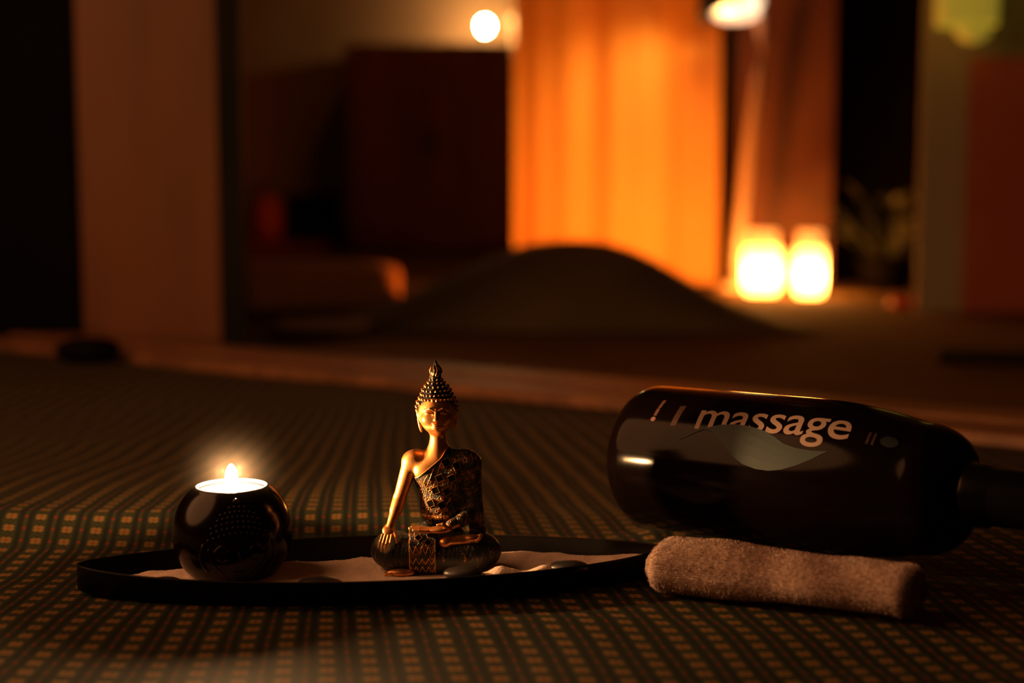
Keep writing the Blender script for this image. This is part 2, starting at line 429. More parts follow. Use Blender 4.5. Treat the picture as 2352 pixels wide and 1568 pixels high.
def make_cloth():
    NX, NY = 420, 380
    a, b = Vector((-1.0, 1.985, 0)), Vector((1.6, 0.235, 0))
    V = []; F = []; UV = []
    for j in range(NY + 1):
        for i in range(NX + 1):
            x = -1.0 + 2.0 * i / NX
            yend = a.y + (b.y - a.y) * (x - a.x) / (b.x - a.x) - 0.004
            y = 0.30 + (yend - 0.30) * j / NY
            V.append((x, y, cloth_z(x, y)))
            wu = 0.10 * noise.noise(Vector((x * 5, y * 5, 7))) + 0.02 * noise.noise(Vector((x * 30, y * 30, 3)))
            wv = 0.35 * noise.noise(Vector((x * 6, y * 3, 17)))
            shear = 0.16 * (y - 0.62) if x > 0 else 0.16 * (y - 0.62) * (1 - sst(-x, 0, 0.25))
            UV.append(((x + shear) / 0.0162 + wu * 3 + 0.5, (y - 0.25 * x * 0.0 + cloth_z(x, y)*0.9) / 0.0112 + wv * 2 + 0.25 * math.sin(x * 23)))
    for j in range(NY):
        for i in range(NX):
            p = j * (NX + 1) + i; F.append((p, p + 1, p + NX + 2, p + NX + 1))
    o = mesh_obj('patterned_cloth', V, F, 'woven_cloth')
    uvl = o.data.uv_layers.new(name='weave')
    lv = np.zeros(len(o.data.loops), np.int32); o.data.loops.foreach_get('vertex_index', lv)
    uvl.data.foreach_set('uv', np.array(UV, np.float32)[lv].ravel())
    tag(o, 'dark green woven cloth with rows of gold blossoms and red dots covering the mattress', 'cloth')
make_cloth()
bm = bmesh.new()
vs = [bm.verts.new(p) for p in ((-1.0, 0.30, -0.006), (1.0, 0.30, -0.006), (1.0, 0.625, -0.006), (-1.0, 1.96, -0.006), (-1.0, 0.30, -0.024), (1.0, 0.30, -0.024), (1.0, 0.625, -0.024), (-1.0, 1.96, -0.024))]
bm.faces.new(vs[:4]); bm.faces.new(vs[4:][::-1])
for i in range(4): bm.faces.new((vs[i], vs[i + 4], vs[(i + 1) % 4 + 4], vs[(i + 1) % 4]))
tag(bm_obj('mattress', bm, 'near_black', smooth=False), 'thin black mattress lying under the patterned cloth', 'mattress')

# ---------------------------------------------------------------- tray with sand
T_A, T_B = Vector((-0.2075, 0.664, 0)), Vector((0.0755, 0.698, 0))
T_D = (T_B - T_A); T_L = T_D.length; T_D.normalize(); T_N = Vector((-T_D.y, T_D.x, 0))
TZ = 0.0008
def tray_w(t): return 0.0450 * max(math.sin(PI * min(max(t, 0), 1)), 0) ** 0.62
def tray_rim(t): return 0.0130 + 0.0005 * abs(2 * t - 1) ** 4
def make_tray():
    root = thing('tray', 'long black boat-shaped tray holding the sand, figurine and candle', 'tray', (0, 0, 0))
    V = []; F = []; N = 90
    secs = [(0.0, 0.0), (-0.72, 0.0), (-0.80, 0.001), (-0.995, 0.93), (-1.0, 1.0), (-0.965, 1.0), (-0.95, 0.93), (-0.80, 0.22), (-0.72, 0.20), (0.0, 0.20)]
    full = secs + [(-a, b) for a, b in secs[::-1][1:-1]]
    K = len(full)
    for i in range(N + 1):
        t = i / N; wd = max(tray_w(t), 0.0008); rm = tray_rim(t); c = T_A + T_D * (T_L * t)
        lift = 0.0015 * abs(2 * t - 1) ** 7
        for a, b in full:
            p = c + T_N * (a * wd); z = TZ + lift * (1 - 0.5 * b) + b * rm
            V.append((p.x, p.y, z))
    for i in range(N):
        for k in range(K):
            F.append((i * K + k, i * K + (k + 1) % K, (i + 1) * K + (k + 1) % K, (i + 1) * K + k))
    F.append(tuple(range(K))[::-1]); F.append(tuple(N * K + k for k in range(K)))
    bm = bmesh.new()
    vs = [bm.verts.new(v) for v in V]
    for f in F: bm.faces.new([vs[i] for i in f])
    bm_obj('tray_body', bm, 'matte_black', root)
make_tray()
def sand_z(x, y):
    p = Vector((x, y, 0)) - T_A; t = p.dot(T_D) / T_L; n = p.dot(T_N)
    z = 0.0052 + 0.0014 * noise.noise(Vector((x * 40, y * 40, 2))) + 0.0008 * noise.noise(Vector((x * 110, y * 110, 5)))
    z += 0.0066 * math.exp(-((x + 0.004) / 0.032) ** 2 - ((n + 0.026) / 0.008) ** 2) * (1 + 0.5 * noise.noise(Vector((x * 90, 0, 9))))
    z += 0.0045 * math.exp(-((x - 0.026) / 0.018) ** 2 - ((n + 0.018) / 0.007) ** 2)
    z += 0.003 * sst(t, 0.82, 0.97) + 0.0005 * abs(2 * t - 1) ** 7
    z += 0.002 * math.exp(-((x - 0.01) / 0.03) ** 2 - ((n - 0.02) / 0.012) ** 2)
    return z
def make_sand():
    N, K = 300, 110; V = []; F = []
    for i in range(N + 1):
        t = 0.035 + 0.94 * i / N
        for k in range(K + 1):
            s = -1 + 2 * k / K
            eb = 0.795 if s < 0 else 0.66 + 0.15 * math.exp(-((t - 0.73) / 0.085) ** 2)
            edge = eb + 0.030 * noise.noise(Vector((t * 30, 3 if s > 0 else 8, 1))) + 0.012 * noise.noise(Vector((t * 140, 3, 1)))
            p = T_A + T_D * (T_L * t) + T_N * (s * tray_w(t) * edge)
            z = sand_z(p.x, p.y)
            z = 0.0022 + (z - 0.0022) * (1 - sst(abs(s), 0.90, 1.0) * 0.9) if s > 0 else z - 0.0015 * (abs(s) == 1)
            V.append((p.x, p.y, z + TZ + (0.00025 * random.random())))
    for i in range(N):
        for k in range(K):
            a = i * (K + 1) + k; F.append((a, a + K + 1, a + K + 2, a + 1))
    o = mesh_obj('sand', V, F, 'sand'); tag(o, 'pale pink sand spread inside the black tray', 'sand', kind='stuff')
make_sand()
PB = [(0.640, -0.0290, 0.0095, 'flat dark pebble on the sand in front of the seated figurine'),
      (0.820, -0.0235, 0.0098, 'flat dark pebble near the right tip of the tray front rim'),
      (0.405, -0.0300, 0.0115, 'flat dark pebble on the sand between candle holder and figurine'),
      (0.150, -0.0170, 0.0090, 'flat dark pebble on the sand left of the candle holder')]
for t_, n_, r, lb in PB:
    q = T_A + T_D * (T_L * t_) + T_N * n_; x, y = q.x, q.y
    bm = bmesh.new(); ball(bm, (0, 0, 0), (r, r * 0.62, r * 0.36), 3)
    for v in bm.verts: v.co *= 1 + 0.06 * noise.noise(v.co * 120 + Vector((x * 99, 0, 0)))
    o = bm_obj('pebble', bm, 'pebble'); o.location = (x, y, sand_z(x, y) + r * 0.2 + 0.001); tag(o, lb, 'pebble', 'pebbles on the sand')

# ---------------------------------------------------------------- candle holder and candle
HX, HY = -0.1362, 0.6800
HZ = 0.0062
def make_holder():
    root = thing('candle_holder', 'round dark glass tealight holder embossed with a face, standing in the tray', 'candle holder', (HX, HY, HZ))
    R = 0.0289; zc = 0.0205; zt = 0.0428
    prof = [(0.0, 0.0), (0.0165, 0.0)]
    a0 = math.asin((0.002 - zc) / R); a1 = math.asin((zt - zc) / R)
    for i in range(41):
        a = a0 + (a1 - a0) * i / 40; prof.append((R * math.cos(a), zc + R * math.sin(a)))
    rt = prof[-1][0]
    prof += [(rt - 0.0002, zt + 0.0003), (rt - 0.0005, zt + 0.0003), (rt - 0.0008, zt - 0.001), (rt - 0.0008, zt - 0.012), (0.0, zt - 0.012)]
    bm = bmesh.new(); lathe(bm, prof, 96); bm_obj('glass_bowl', bm, 'smoked_glass', root)
    # embossed sitting face with curled hair
    bm = bmesh.new()
    def on(az, z, off=0.0):
        r = math.sqrt(max(R * R - (z - zc) ** 2, 1e-9)); k = (R + off) / R
        return Vector((r * k * math.sin(az), -r * k * math.cos(az), zc + (z - zc) * k))
    az0 = 0.30
    for j, (z, wd) in enumerate(((0.0262, 0.50), (0.0288, 0.49), (0.0312, 0.46), (0.0335, 0.40), (0.0356, 0.31), (0.0376, 0.2))):
        n = max(3, int(wd * 2 / 0.085))
        for i in range(n + 1):
            az = az0 - wd + 2 * wd * (i + (j % 2) * 0.5) / n
            if az > az0 + wd: continue
            drop = 0.0042 * (abs(az - az0) / 0.55) ** 2
            ball(bm, on(az, z - drop), (0.00085, 0.00085, 0.00085), 1)
    ball(bm, on(az0 - 0.02, 0.0398), (0.0016, 0.0014, 0.0016), 2)
    bm_obj('embossed_curls', bm, 'embossed_glass', root)
    bm = bmesh.new()
    for sgn in (-1, 1):
        tube(bm, [on(az0 + sgn * (0.16 + 0.26 * t), 0.0175 + 0.0028 * math.sin(PI * min(t * 1.1, 1)), 0.0001) for t in np.linspace(0, 1, 9)], 0.0006, 8)
        tube(bm, [on(az0 + sgn * (0.18 + 0.18 * t), 0.0135 - 0.0008 * math.sin(PI * t)) for t in np.linspace(0, 1, 7)], 0.0005, 8)
        tube(bm, [on(az0 + sgn * (0.58 + 0.08 * math.sin(PI * t)), 0.021 - 0.014 * t) for t in np.linspace(0, 1, 9)], 0.0008, 8)
        tube(bm, [on(az0 + sgn * (0.50 - 0.30 * t * t), 0.019 - 0.0165 * t) for t in np.linspace(0, 1, 12)], 0.0005, 8)
    tube(bm, [on(az0, 0.017 - 0.007 * t) for t in np.linspace(0, 1, 6)], [0.0006, 0.0007, 0.0008, 0.001, 0.0013, 0.0008], 8)
    tube(bm, [on(az0 + 0.13 * t, 0.0066 + 0.0006 * t * t) for t in np.linspace(-1, 1, 9)], 0.0006, 8)
    bm_obj('embossed_face', bm, 'embossed_glass', root)
    # the tealight sits inside
    c = thing('tealight_candle', 'lit pink wax tealight in the top of the round dark holder', 'candle', (HX, HY, HZ + zt - 0.0109))
    rr = rt - 0.0013; hh = 0.0112
    bm = bmesh.new(); lathe(bm, [(0, 0), (rr, 0), (rr, hh), (rr + 0.0003, hh + 0.0003), (rr - 0.0004, hh + 0.0003), (rr - 0.0004, 0.001), (0, 0.001)], 72); bm_obj('metal_cup', bm, 'aluminium', c)
    bm = bmesh.new(); lathe(bm, [(0, 0.0012), (rr - 0.0006, 0.0012), (rr - 0.0006, hh - 0.0012), (rr - 0.0016, hh - 0.0019), (rr * 0.4, hh - 0.0026), (0, hh - 0.0027)], 72); bm_obj('wax', bm, 'pink_wax', c)
    z0 = hh - 0.0028
    bm = bmesh.new(); tube(bm, [(0, 0, z0), (0.0002, 0, z0 + 0.002), (0.0006, 0, z0 + 0.0036)], 0.0004, 8); bm_obj('wick', bm, 'wick', c)
    pf = [(0, 0.0), (0.0013, 0.0003), (0.0021, 0.0015), (0.0025, 0.0040), (0.0026, 0.0066), (0.0023, 0.0090), (0.0017, 0.0109), (0.0009, 0.0124), (0, 0.0131)]
    bm = bmesh.new(); lathe(bm, [(r * 1.18, z * 0.95 + z0 + 0.0012) for r, z in pf], 24); bm_obj('flame', bm, 'flame', c, label='bright yellow-white flame')
make_holder()

# ---------------------------------------------------------------- seated figurine (sculpt units = 0.2159 mm)
U = 0.0002115
BX, BY, BZ = -0.0376, 0.6905, 0.0058
def make_buddha():
    root = thing('buddha_statue', 'small gold seated meditating figurine in a dark mirrored robe on the sand', 'figurine', (BX, BY, BZ))
    def eul(x, y, z): return Matrix.Rotation(z, 4, 'Z') @ Matrix.Rotation(y, 4, 'Y') @ Matrix.Rotation(x, 4, 'X')
    # ---- bare gold body: head, neck, chest, right arm, hands, foot
    def torso(g, e=0.0):
        g.ell((12, 3, 222), (62 + e, 36 + e, 56 + e), 14)
        g.ell((12, 3, 150), (47 + e, 33 + e, 60 + e), 22)
        g.cap((-40, 3, 257), (66, 3, 257), 22 + e, 22 + e, 16)
        g.cap((6, 2, 258), (6, 0, 318), 34 + e, 14 + e, 10)
        g.ell((-18, -22, 232), (30 + e, 15 + e, 24 + e), 14)
        g.ell((40, -22, 232), (30 + e, 15 + e, 24 + e), 14)
    B = Sculpt((-142, -104, -4), (120, 60, 425), 1.25)
    torso(B)
    # neck and head
    B.cap((6, -2, 285), (5, -3, 330), 18.0, 18.0, 5)
    hc = 4.0
    B.ell((hc, 0, 378), (44, 45, 44), 5)
    B.ell((hc, -9, 355), (38, 36, 35), 12)
    B.ell((hc, -23, 340), (24, 19, 14), 9)
    B.ell((hc, -38.5, 338), (8.5, 8, 6.5), 6)
    # cheeks, brow, eyes
    for s_ in (-1, 1):
        B.ell((hc + s_ * 20, -32, 358), (13, 11, 12), 8)
        B.ell((hc + s_ * 15.5, -44.5, 374), (11, 5.5, 6.0), 2.5, 'sub')
        B.ell((hc + s_ * 16, -40.5, 373), (10, 5.6, 4.4), 1.2)
        B.cap((hc + s_ * 4.5, -47, 378), (hc + s_ * 15, -45.5, 384), 1.7, 1.7, 2.4)
        B.cap((hc + s_ * 15, -45.5, 384), (hc + s_ * 28, -36, 379), 1.7, 1.0, 2.4)
        B.cap((hc + s_ * 7.5, -46.5, 370.5), (hc + s_ * 24, -39, 371.5), 1.0, 0.8, 0.8)
        # ears with long lobes
        B.ell((hc + s_ * 44, 0, 362), (4.5, 9, 15), 3, rot=eul(0.1, s_ * 0.15, 0))
        B.ell((hc + s_ * 40, -2, 340), (4.2, 7, 19), 3, rot=eul(0, s_ * 0.22, 0))
        B.ell((hc + s_ * 47, -2, 362), (3, 5, 9), 1.5, 'sub')
    B.cap((hc, -45.5, 380), (hc, -53.0, 360), 2.2, 4.0, 3.0)
    B.ell((hc, -50.5, 358), (7.2, 5, 3.8), 2)
    B.ell((hc, -46.5, 348.2), (9.5, 4.5, 2.5), 1.6)
    B.ell((hc, -45.5, 343.2), (7.2, 4.6, 2.8), 1.6)
    B.cap((hc - 9.5, -47, 346.4), (hc, -49.5, 345.4), 0.9, 0.9, 0.8, 'sub')
    B.cap((hc + 9.5, -47, 346.4), (hc, -49.5, 345.4), 0.9, 0.9, 0.8, 'sub')
    # right arm reaching down over the knee
    B.ell((-52, 0, 256), (26, 24, 24), 12)
    B.cap((-58, -1, 250), (-84, -8, 168), 20, 14.5, 8)
    B.cap((-84, -8, 168), (-92, -22, 142), 14.5, 13.5, 6)
    B.cap((-88, -16, 155), (-103, -46, 112), 14, 9.0, 6)
    B.ell((-107, -55, 102), (14.0, 6.5, 15.5), 5, rot=eul(-0.80, 0.10, 0))
    kn = [((-119, -63, 94), (-128, -76, 66)), ((-112.5, -65, 93), (-121.5, -80, 60)), ((-105.5, -66, 92), (-113, -81, 59)), ((-98, -65, 93), (-103, -79, 62))]
    for (a, b), L in zip(kn, (1, 1, 1, 1)):
        a, b = Vector(a), Vector(b); mid = (a + b) / 2 + Vector((0, -4.0, 1.5))
        B.cap(a, mid, 3.9, 3.5, 1.2); B.cap(mid, b, 3.5, 2.4, 0.8)
    B.cap((-95, -53, 103), (-89, -66, 90), 4.6, 3.8, 2.5); B.cap((-89, -66, 90), (-85, -73, 78), 3.8, 2.6, 1)
    # left hand lying palm up in the lap
    B.cap((62, -44, 122), (34, -64, 112), 11, 8.5, 4)
    B.ell((8, -70, 107), (33, 15, 8.5), 4, rot=eul(0, -0.04, 0))
    for i in range(4):
        yy = -60 - 7.0 * i
        x1 = (-52, -57, -56, -47)[i]; zz = 109 - 1.0 * i
        B.cap((-14, yy, zz - 0.5), (-34, yy - 1, zz + 1.5), 4.4, 4.1, 1.4); B.cap((-34, yy - 1, zz + 1.5), (x1, yy - 1, zz + 3), 4.1, 3.0, 1)
    B.cap((30, -76, 113), (20, -80, 122), 4.8, 4.2, 2); B.cap((20, -80, 122), (8, -80, 121), 4.2, 3.0, 1.4)
    # right foot, sole up, on the left thigh
    B.ell((24, -72, 79), (15, 14, 12.5), 5)
    B.cap((30, -70, 81), (92, -60, 83), 10.5, 11.0, 6)
    B.ell((84, -62, 86), (16, 14, 8.5), 4)
    for i in range(5):
        B.cap((96, -50 - 6.2 * i, 83), (107 - 0.8 * i, -50 - 6.2 * i, 87 + 1.0 * (4 - i)), 4.6 - 0.25 * i, 4.0 - 0.2 * i, 1.0)
    # toes peeping from under the left knee
    B.ell((-78, -74, 8), (32, 14, 9.5), 3)
    for i in range(4): B.cap((-98, -66 - 6 * i, 7), (-112, -66 - 6 * i, 6), 4.2, 3.4, 1)
    body = sculpt_obj('body', B, 'antique_gold', root, U, label='gold skin of head, chest, bare arm, hands and foot')
    # ---- robe over chest and left arm
    Rb = Sculpt((-75, -112, 70), (130, 66, 300), 1.4)
    torso(Rb, 2.6)
    X, Y, Z = Rb.grid((slice(None),) * 3)
    xs = np.array([-80, -50, -37, 14, 28, 40, 60, 130]); zs = np.array([219, 220, 226, 268, 290, 315, 330, 400])
    line = (Z - np.interp(Rb.ax[0], xs, zs)[:, None, None]) * 0.75
    line2 = np.where(Y > 10, (Z - np.interp(Rb.ax[0], [-80, 130], [190, 330])[:, None, None]) * 0.8, line)
    Rb.f = np.maximum(Rb.f, line2.astype(np.float32))
    Rb.f = np.maximum(Rb.f, (98 - Z + 0 * X + 0 * Y).astype(np.float32))
    # sleeve over the left arm, with a hanging hem
    Rb.ell((76, 2, 250), (29, 29, 27), 12)
    Rb.cap((82, 1, 246), (91, 0, 140), 24, 19, 10)
    Rb.cap((90, 0, 138), (60, -45, 122), 19, 15, 8)
    Rb.cap((88, 4, 150), (98, 0, 92), 16, 20, 10)
    Rb.cap((62, -40, 124), (36, -60, 118), 14, 10.5, 4)
    Rb.ell((62, 6, 175), (30, 24, 66), 8)
    robe = sculpt_obj('robe', Rb, 'patterned_robe', root, U, label='dark teal robe with gold relief over the left shoulder')
    # raised hem along the diagonal neckline, draped to the body
    # ---- crossed legs under the robe
    def legs(g, e=0.0):
        g.ell((-97, -12, 46), (55 + e, 52 + e, 45 + e), 8)
        g.ell((92, -14, 45), (61 + e, 56 + e, 46 + e), 8)
        g.cap((-92, -36, 44), (86, -46, 42), 41 + e, 41 + e, 12)
        g.ell((6, 10, 60), (70 + e, 55 + e, 55 + e), 14)
    Lg = Sculpt((-160, -102, -4), (162, 74, 130), 1.6)
    legs(Lg)
    Lg.ell((-78, -92, 4), (40, 26, 16), 4, 'sub')
    X, Y, Z = Lg.grid((slice(None),) * 3)
    Lg.f = np.maximum(Lg.f, (-1 - Z + 0 * X + 0 * Y).astype(np.float32))
    sculpt_obj('folded_legs', Lg, 'rippled_robe', root, U, label='dark rippled cloth over the crossed legs')
    # ---- hanging front panel
    Pn = Sculpt((-66, -112, -4), (14, 0, 116), 1.2)
    legs(Pn, 4.0)
    Pn.cap((-60, -50, 70), (6, -50, 70), 36, 36, 6)
    X, Y, Z = Pn.grid((slice(None),) * 3)
    wave = 1.2 * np.sin(Z * 0.22)
    Pn.f = np.maximum(Pn.f, (np.abs(X + 27) - 31.5 + 0 * Y + 0 * Z).astype(np.float32))
    Pn.f = np.maximum(Pn.f, (Y + 40 + 0 * X + 0 * Z).astype(np.float32))
    Pn.f = np.maximum(Pn.f, (-1 - Z + 0 * X + 0 * Y).astype(np.float32))
    for zz, dd in ((47, 1), (28, 1)):
        Pn.cap((-60, -94 + (6 if zz < 30 else 0), zz), (8, -94 + (6 if zz < 30 else 0), zz + 3), 2.2, 2.2, 1.0, 'sub')
    panel = sculpt_obj('front_panel', Pn, 'patterned_robe', root, U, label='patterned cloth panel hanging over the shins')
    # ---- gold fringe at the waist
    bm = bmesh.new()
    def surf(tree, x, z):
        h = tree.ray_cast(Vector((x, -300, z)) * U, Vector((0, 1, 0)))
        return (h[0] / U, h[1]) if h[0] else (Vector((x, -30, z)), Vector((0, -1, 0)))
    dg = bpy.context.evaluated_depsgraph_get()
    rt = BVHTree.FromPolygons([v.co for v in robe.data.vertices], [tuple(p.vertices) for p in robe.data.polygons])
    pt = BVHTree.FromPolygons([v.co for v in panel.data.vertices], [tuple(p.vertices) for p in panel.data.polygons])
    for i in range(23):
        x = -30 + 2.7 * i
        p, n_ = surf(rt, x, 131)
        tube(bm, [(p + Vector((0, -0.5, 2))) * U, (p + Vector((random.uniform(-.8, .8), -2.0, -4))) * U, (p + Vector((random.uniform(-1, 1), -2.6, -9))) * U], 1.15 * U, 6)
    bm_obj('waist_fringe', bm, 'antique_gold', root)
    # hem cord along the neckline
    bm = bmesh.new(); pts = []
    for t in np.linspace(0, 1, 26):
        x = -46 + 76 * t
        z = float(np.interp(x, xs, zs)) - 2.2
        p, n_ = surf(rt, x, z); pts.append((p + Vector((0, -0.4, 0))) * U)
    tube(bm, pts, 1.5 * U, 8); bm_obj('robe_hem', bm, 'antique_gold', root)
    # ---- mirror tiles, each in a raised frame
    def tile(tree, px, py, yy, size, ang):
        x = px - 1000; z = (1299 - py - 0.208 * yy) / 0.978
        p, n_ = surf(tree, x, z)
        if n_.y > 0: n_ = -n_
        q = n_.to_track_quat('Z', 'Y')
        bm = bmesh.new(); h = size / 2
        M = Matrix.Translation(p * U) @ q.to_matrix().to_4x4() @ Matrix.Rotation(ang, 4, 'Z')
        r = bmesh.ops.create_cube(bm, size=1, matrix=M @ Matrix.Diagonal((size * 0.92 * U, size * 0.92 * U, 3.2 * U, 1)))
        for k in range(4):
            R4 = Matrix.Rotation(k * PI / 2, 4, 'Z')
            r = bmesh.ops.create_cube(bm, size=1, matrix=M @ R4 @ Matrix.Translation((h * 0.96 * U, 0, 0.5 * U)) @ Matrix.Diagonal((0.9 * U, (size + 0.6) * U, 4.0 * U, 1)))
            for f in {f for v in r['verts'] for f in v.link_faces}: f.material_index = 1
        bm_obj('mirror_tile', bm, ['mirror_black', 'antique_gold'], root, smooth=False)
    for px, py, sz, an in ((1026, 1056, 18, 0.35), (1050, 1063, 17, 0.35), (1011, 1090, 17, 0.40), (1039, 1090, 17, 0.45), (1001, 1119, 16, 0.42), (1027, 1122, 17, 0.48),
                           (990, 1150, 16, 0.45), (1016, 1153, 17, 0.50)):
        tile(rt, px, py, -36, sz, an)
    for px, py, sz, an in ((964, 1228, 13, 0.75), (986, 1237, 13, 0.70)): tile(pt, px, py, -86, sz, an)
    # ---- embossed zigzag cords on panel
    bm = bmesh.new()
    for z0, z1 in ((74, 52), (44, 30), (24, 8)):
        for k in range(4):
            xa = -56 + 14.5 * k
            pts = []
            for t in np.linspace(0, 1, 5):
                for_x = xa + 7.2 * (1 - abs(2 * t - 1)) ; 
                x = xa + 14.5 * t; z = z1 + (z0 - z1) * abs(2 * t - 1)
                p, n_ = surf(pt, x, z); pts.append((p + n_ * (-0.3 if n_.y > 0 else 0.3)) * U)
            tube(bm, pts, 0.95 * U, 6)
    for xe in (-56, 2):
        pts = []
        for z in np.linspace(6, 88, 16):
            p, n_ = surf(pt, xe, z); pts.append(p * U)
        tube(bm, pts, 1.0 * U, 6)
    bm_obj('panel_piping', bm, 'antique_gold', root)
    # ---- embossed criss-cross cords on the chest
    bm = bmesh.new()
    for x0, z0, x1, z1 in ((-2, 245, -30, 170), (14, 256, -20, 150), (-26, 168, 0, 134), (-10, 160, 24, 134), (28, 262, 52, 232), (52, 246, 30, 180), (38, 176, 12, 132), (-34, 210, -28, 150)):
        pts = []
        for t in np.linspace(0, 1, 14):
            p, n_ = surf(rt, x0 + (x1 - x0) * t, z0 + (z1 - z0) * t); pts.append((p + Vector((0, 0.3, 0))) * U)
        tube(bm, pts, 0.85 * U, 6)
    for cx, cz, rr in ((-27, 205, 6), (-32, 186, 7.5), (-15, 192, 8), (-24, 170, 7), (-12, 212, 5.5), (-18, 146, 6.5), (4, 142, 6), (26, 146, 6)):
        for k in range(6):
            a = k * PI / 3 + cx
            p, n_ = surf(rt, cx + rr * 0.55 * math.cos(a), cz + rr * 0.55 * math.sin(a))
            ball(bm, p * U, (rr * 0.28 * U,) * 3, 1)
    bm_obj('robe_embroidery', bm, 'antique_gold', root)
    # ---- hair: cap + rows of pointed curls
    H = Sculpt((-52, -56, 330), (58, 56, 470), 1.3)
    H.ell((hc, 2, 380), (47, 47, 40), 6)
    H.ell((hc - 1, 4, 412), (33, 34, 26), 10)
    H.cap((hc - 1, 2, 425), (hc - 3, 1, 452), 22, 10, 8)
    X, Y, Z = H.grid((slice(None),) * 3)
    # hairline: high over the forehead, lower at the temples and back
    hl = 398 - 46 * np.clip((Y + 32) / 42, 0, 1) ** 1.1 + 0 * X
    H.f = np.maximum(H.f, ((hl - Z) * 0.8).astype(np.float32))
    Vh, Fh = H.mesh()
    cap_tree = BVHTree.FromPolygons([Vector(v) for v in Vh], [tuple(int(i) for i in f) for f in Fh])
    bm = bmesh.new(); tipl = bm.verts.layers.float.new('tip')
    vs = [bm.verts.new(Vector(v) * U) for v in Vh]
    for f in Fh: bm.faces.new([vs[int(i)] for i in f])
    rows = [(354, 0), (363, 1), (372, 0), (382, 1), (392, 0), (401, 1), (410.5, 0), (420, 1), (429, 0), (437, 1), (445, 0), (452, 1)]
    for ri, (z, od) in enumerate(rows):
        rr_guess = np.interp(z, [372, 395, 410, 425, 440, 452], [47, 45, 36, 25, 16, 11])
        n = max(7, int(2 * PI * rr_guess / 9.6))
        for k in range(n):
            a = 2 * PI * (k + 0.5 * od) / n
            dirv = Vector((math.cos(a), math.sin(a), 0))
            h = cap_tree.ray_cast(Vector((hc - 1, 2, z)) + dirv * 90, -dirv)
            if not h[0]: continue
            p, nn = h[0], h[1]
            if (p - Vector((hc, 2, z))).length > 60 or nn.dot(dirv) < 0.05: continue
            if (p.y < -25 and z < 399) or (p.y < -12 and z < 376): continue
            up = (dirv * 0.75 + Vector((0, 0, 0.66))).normalized()
            q = up.to_track_quat('Z', 'Y').to_matrix()
            front = z < 404 
            sz = 3.9 if z < 440 else 3.2
            cen = p + dirv * 0.6
            for v in ball(bm, cen * U, (sz * U, sz * U, sz * 1.35 * U), 2, q):
                d = (v.co / U - cen).dot(up)
                v.co -= Vector(((v.co / U - cen) - up * d) * (0.45 * max(d, 0) / (sz * 1.35))) * U
                v[tipl] = min(1.0, max(0.0, (d / sz - 0.2) * 1.1)) if not front else min(1, max(0, d / sz + 0.5))
    o = bm_obj('hair', bm, 'curled_hair', root, label='blue-black hair of pointed curls with gold tips')
    # ---- flame-shaped finial
    bm = bmesh.new(); tipl = bm.verts.layers.float.new('tip')
    prof = [(10, 446), (13.5, 449), (12, 452), (9, 454), (13, 458), (14, 463), (12.5, 469), (9, 476), (5.5, 482), (2.6, 488), (0, 493)]
    lathe(bm, [(r * U, z * U) for r, z in prof], 28, Matrix.Translation((hc * U * 0.25, 0, 0)))
    for v in bm.verts: v[tipl] = 0.0
    for az, zb, hh, ww in ((-PI / 2 - 0.5, 455, 22, 5), (-PI / 2 + 0.55, 455, 20, 5), (-PI / 2, 454, 30, 5.5), (-PI / 2 - 1.3, 455, 24, 5), (-PI / 2 + 1.4, 456, 24, 5), (PI / 2, 455, 26, 5), (0.6, 455, 24, 5), (2.5, 455, 24, 5)):
        pts = []; rs = []
        for t in np.linspace(0, 1, 8):
            zz = zb + hh * t; rp = float(np.interp(zz, [454, 463, 469, 476, 482, 488], [9.5, 14, 12.5, 9, 5.5, 2.6])) + 0.6
            aa = az + 0.35 * math.sin(PI * t)
            pts.append(Vector((1 + rp * math.cos(aa), rp * math.sin(aa), zz)) * U); rs.append((0.6 + ww * 0.26 * math.sin(PI * (0.1 + 0.85 * t))) * U)
        n0 = len(bm.verts); tube(bm, pts, rs, 8); bm.verts.ensure_lookup_table()
        for v in list(bm.verts)[n0:]: v[tipl] = 0.75
    bm_obj('finial', bm, 'curled_hair', root, label='flame-shaped finial on the topknot')
make_buddha()

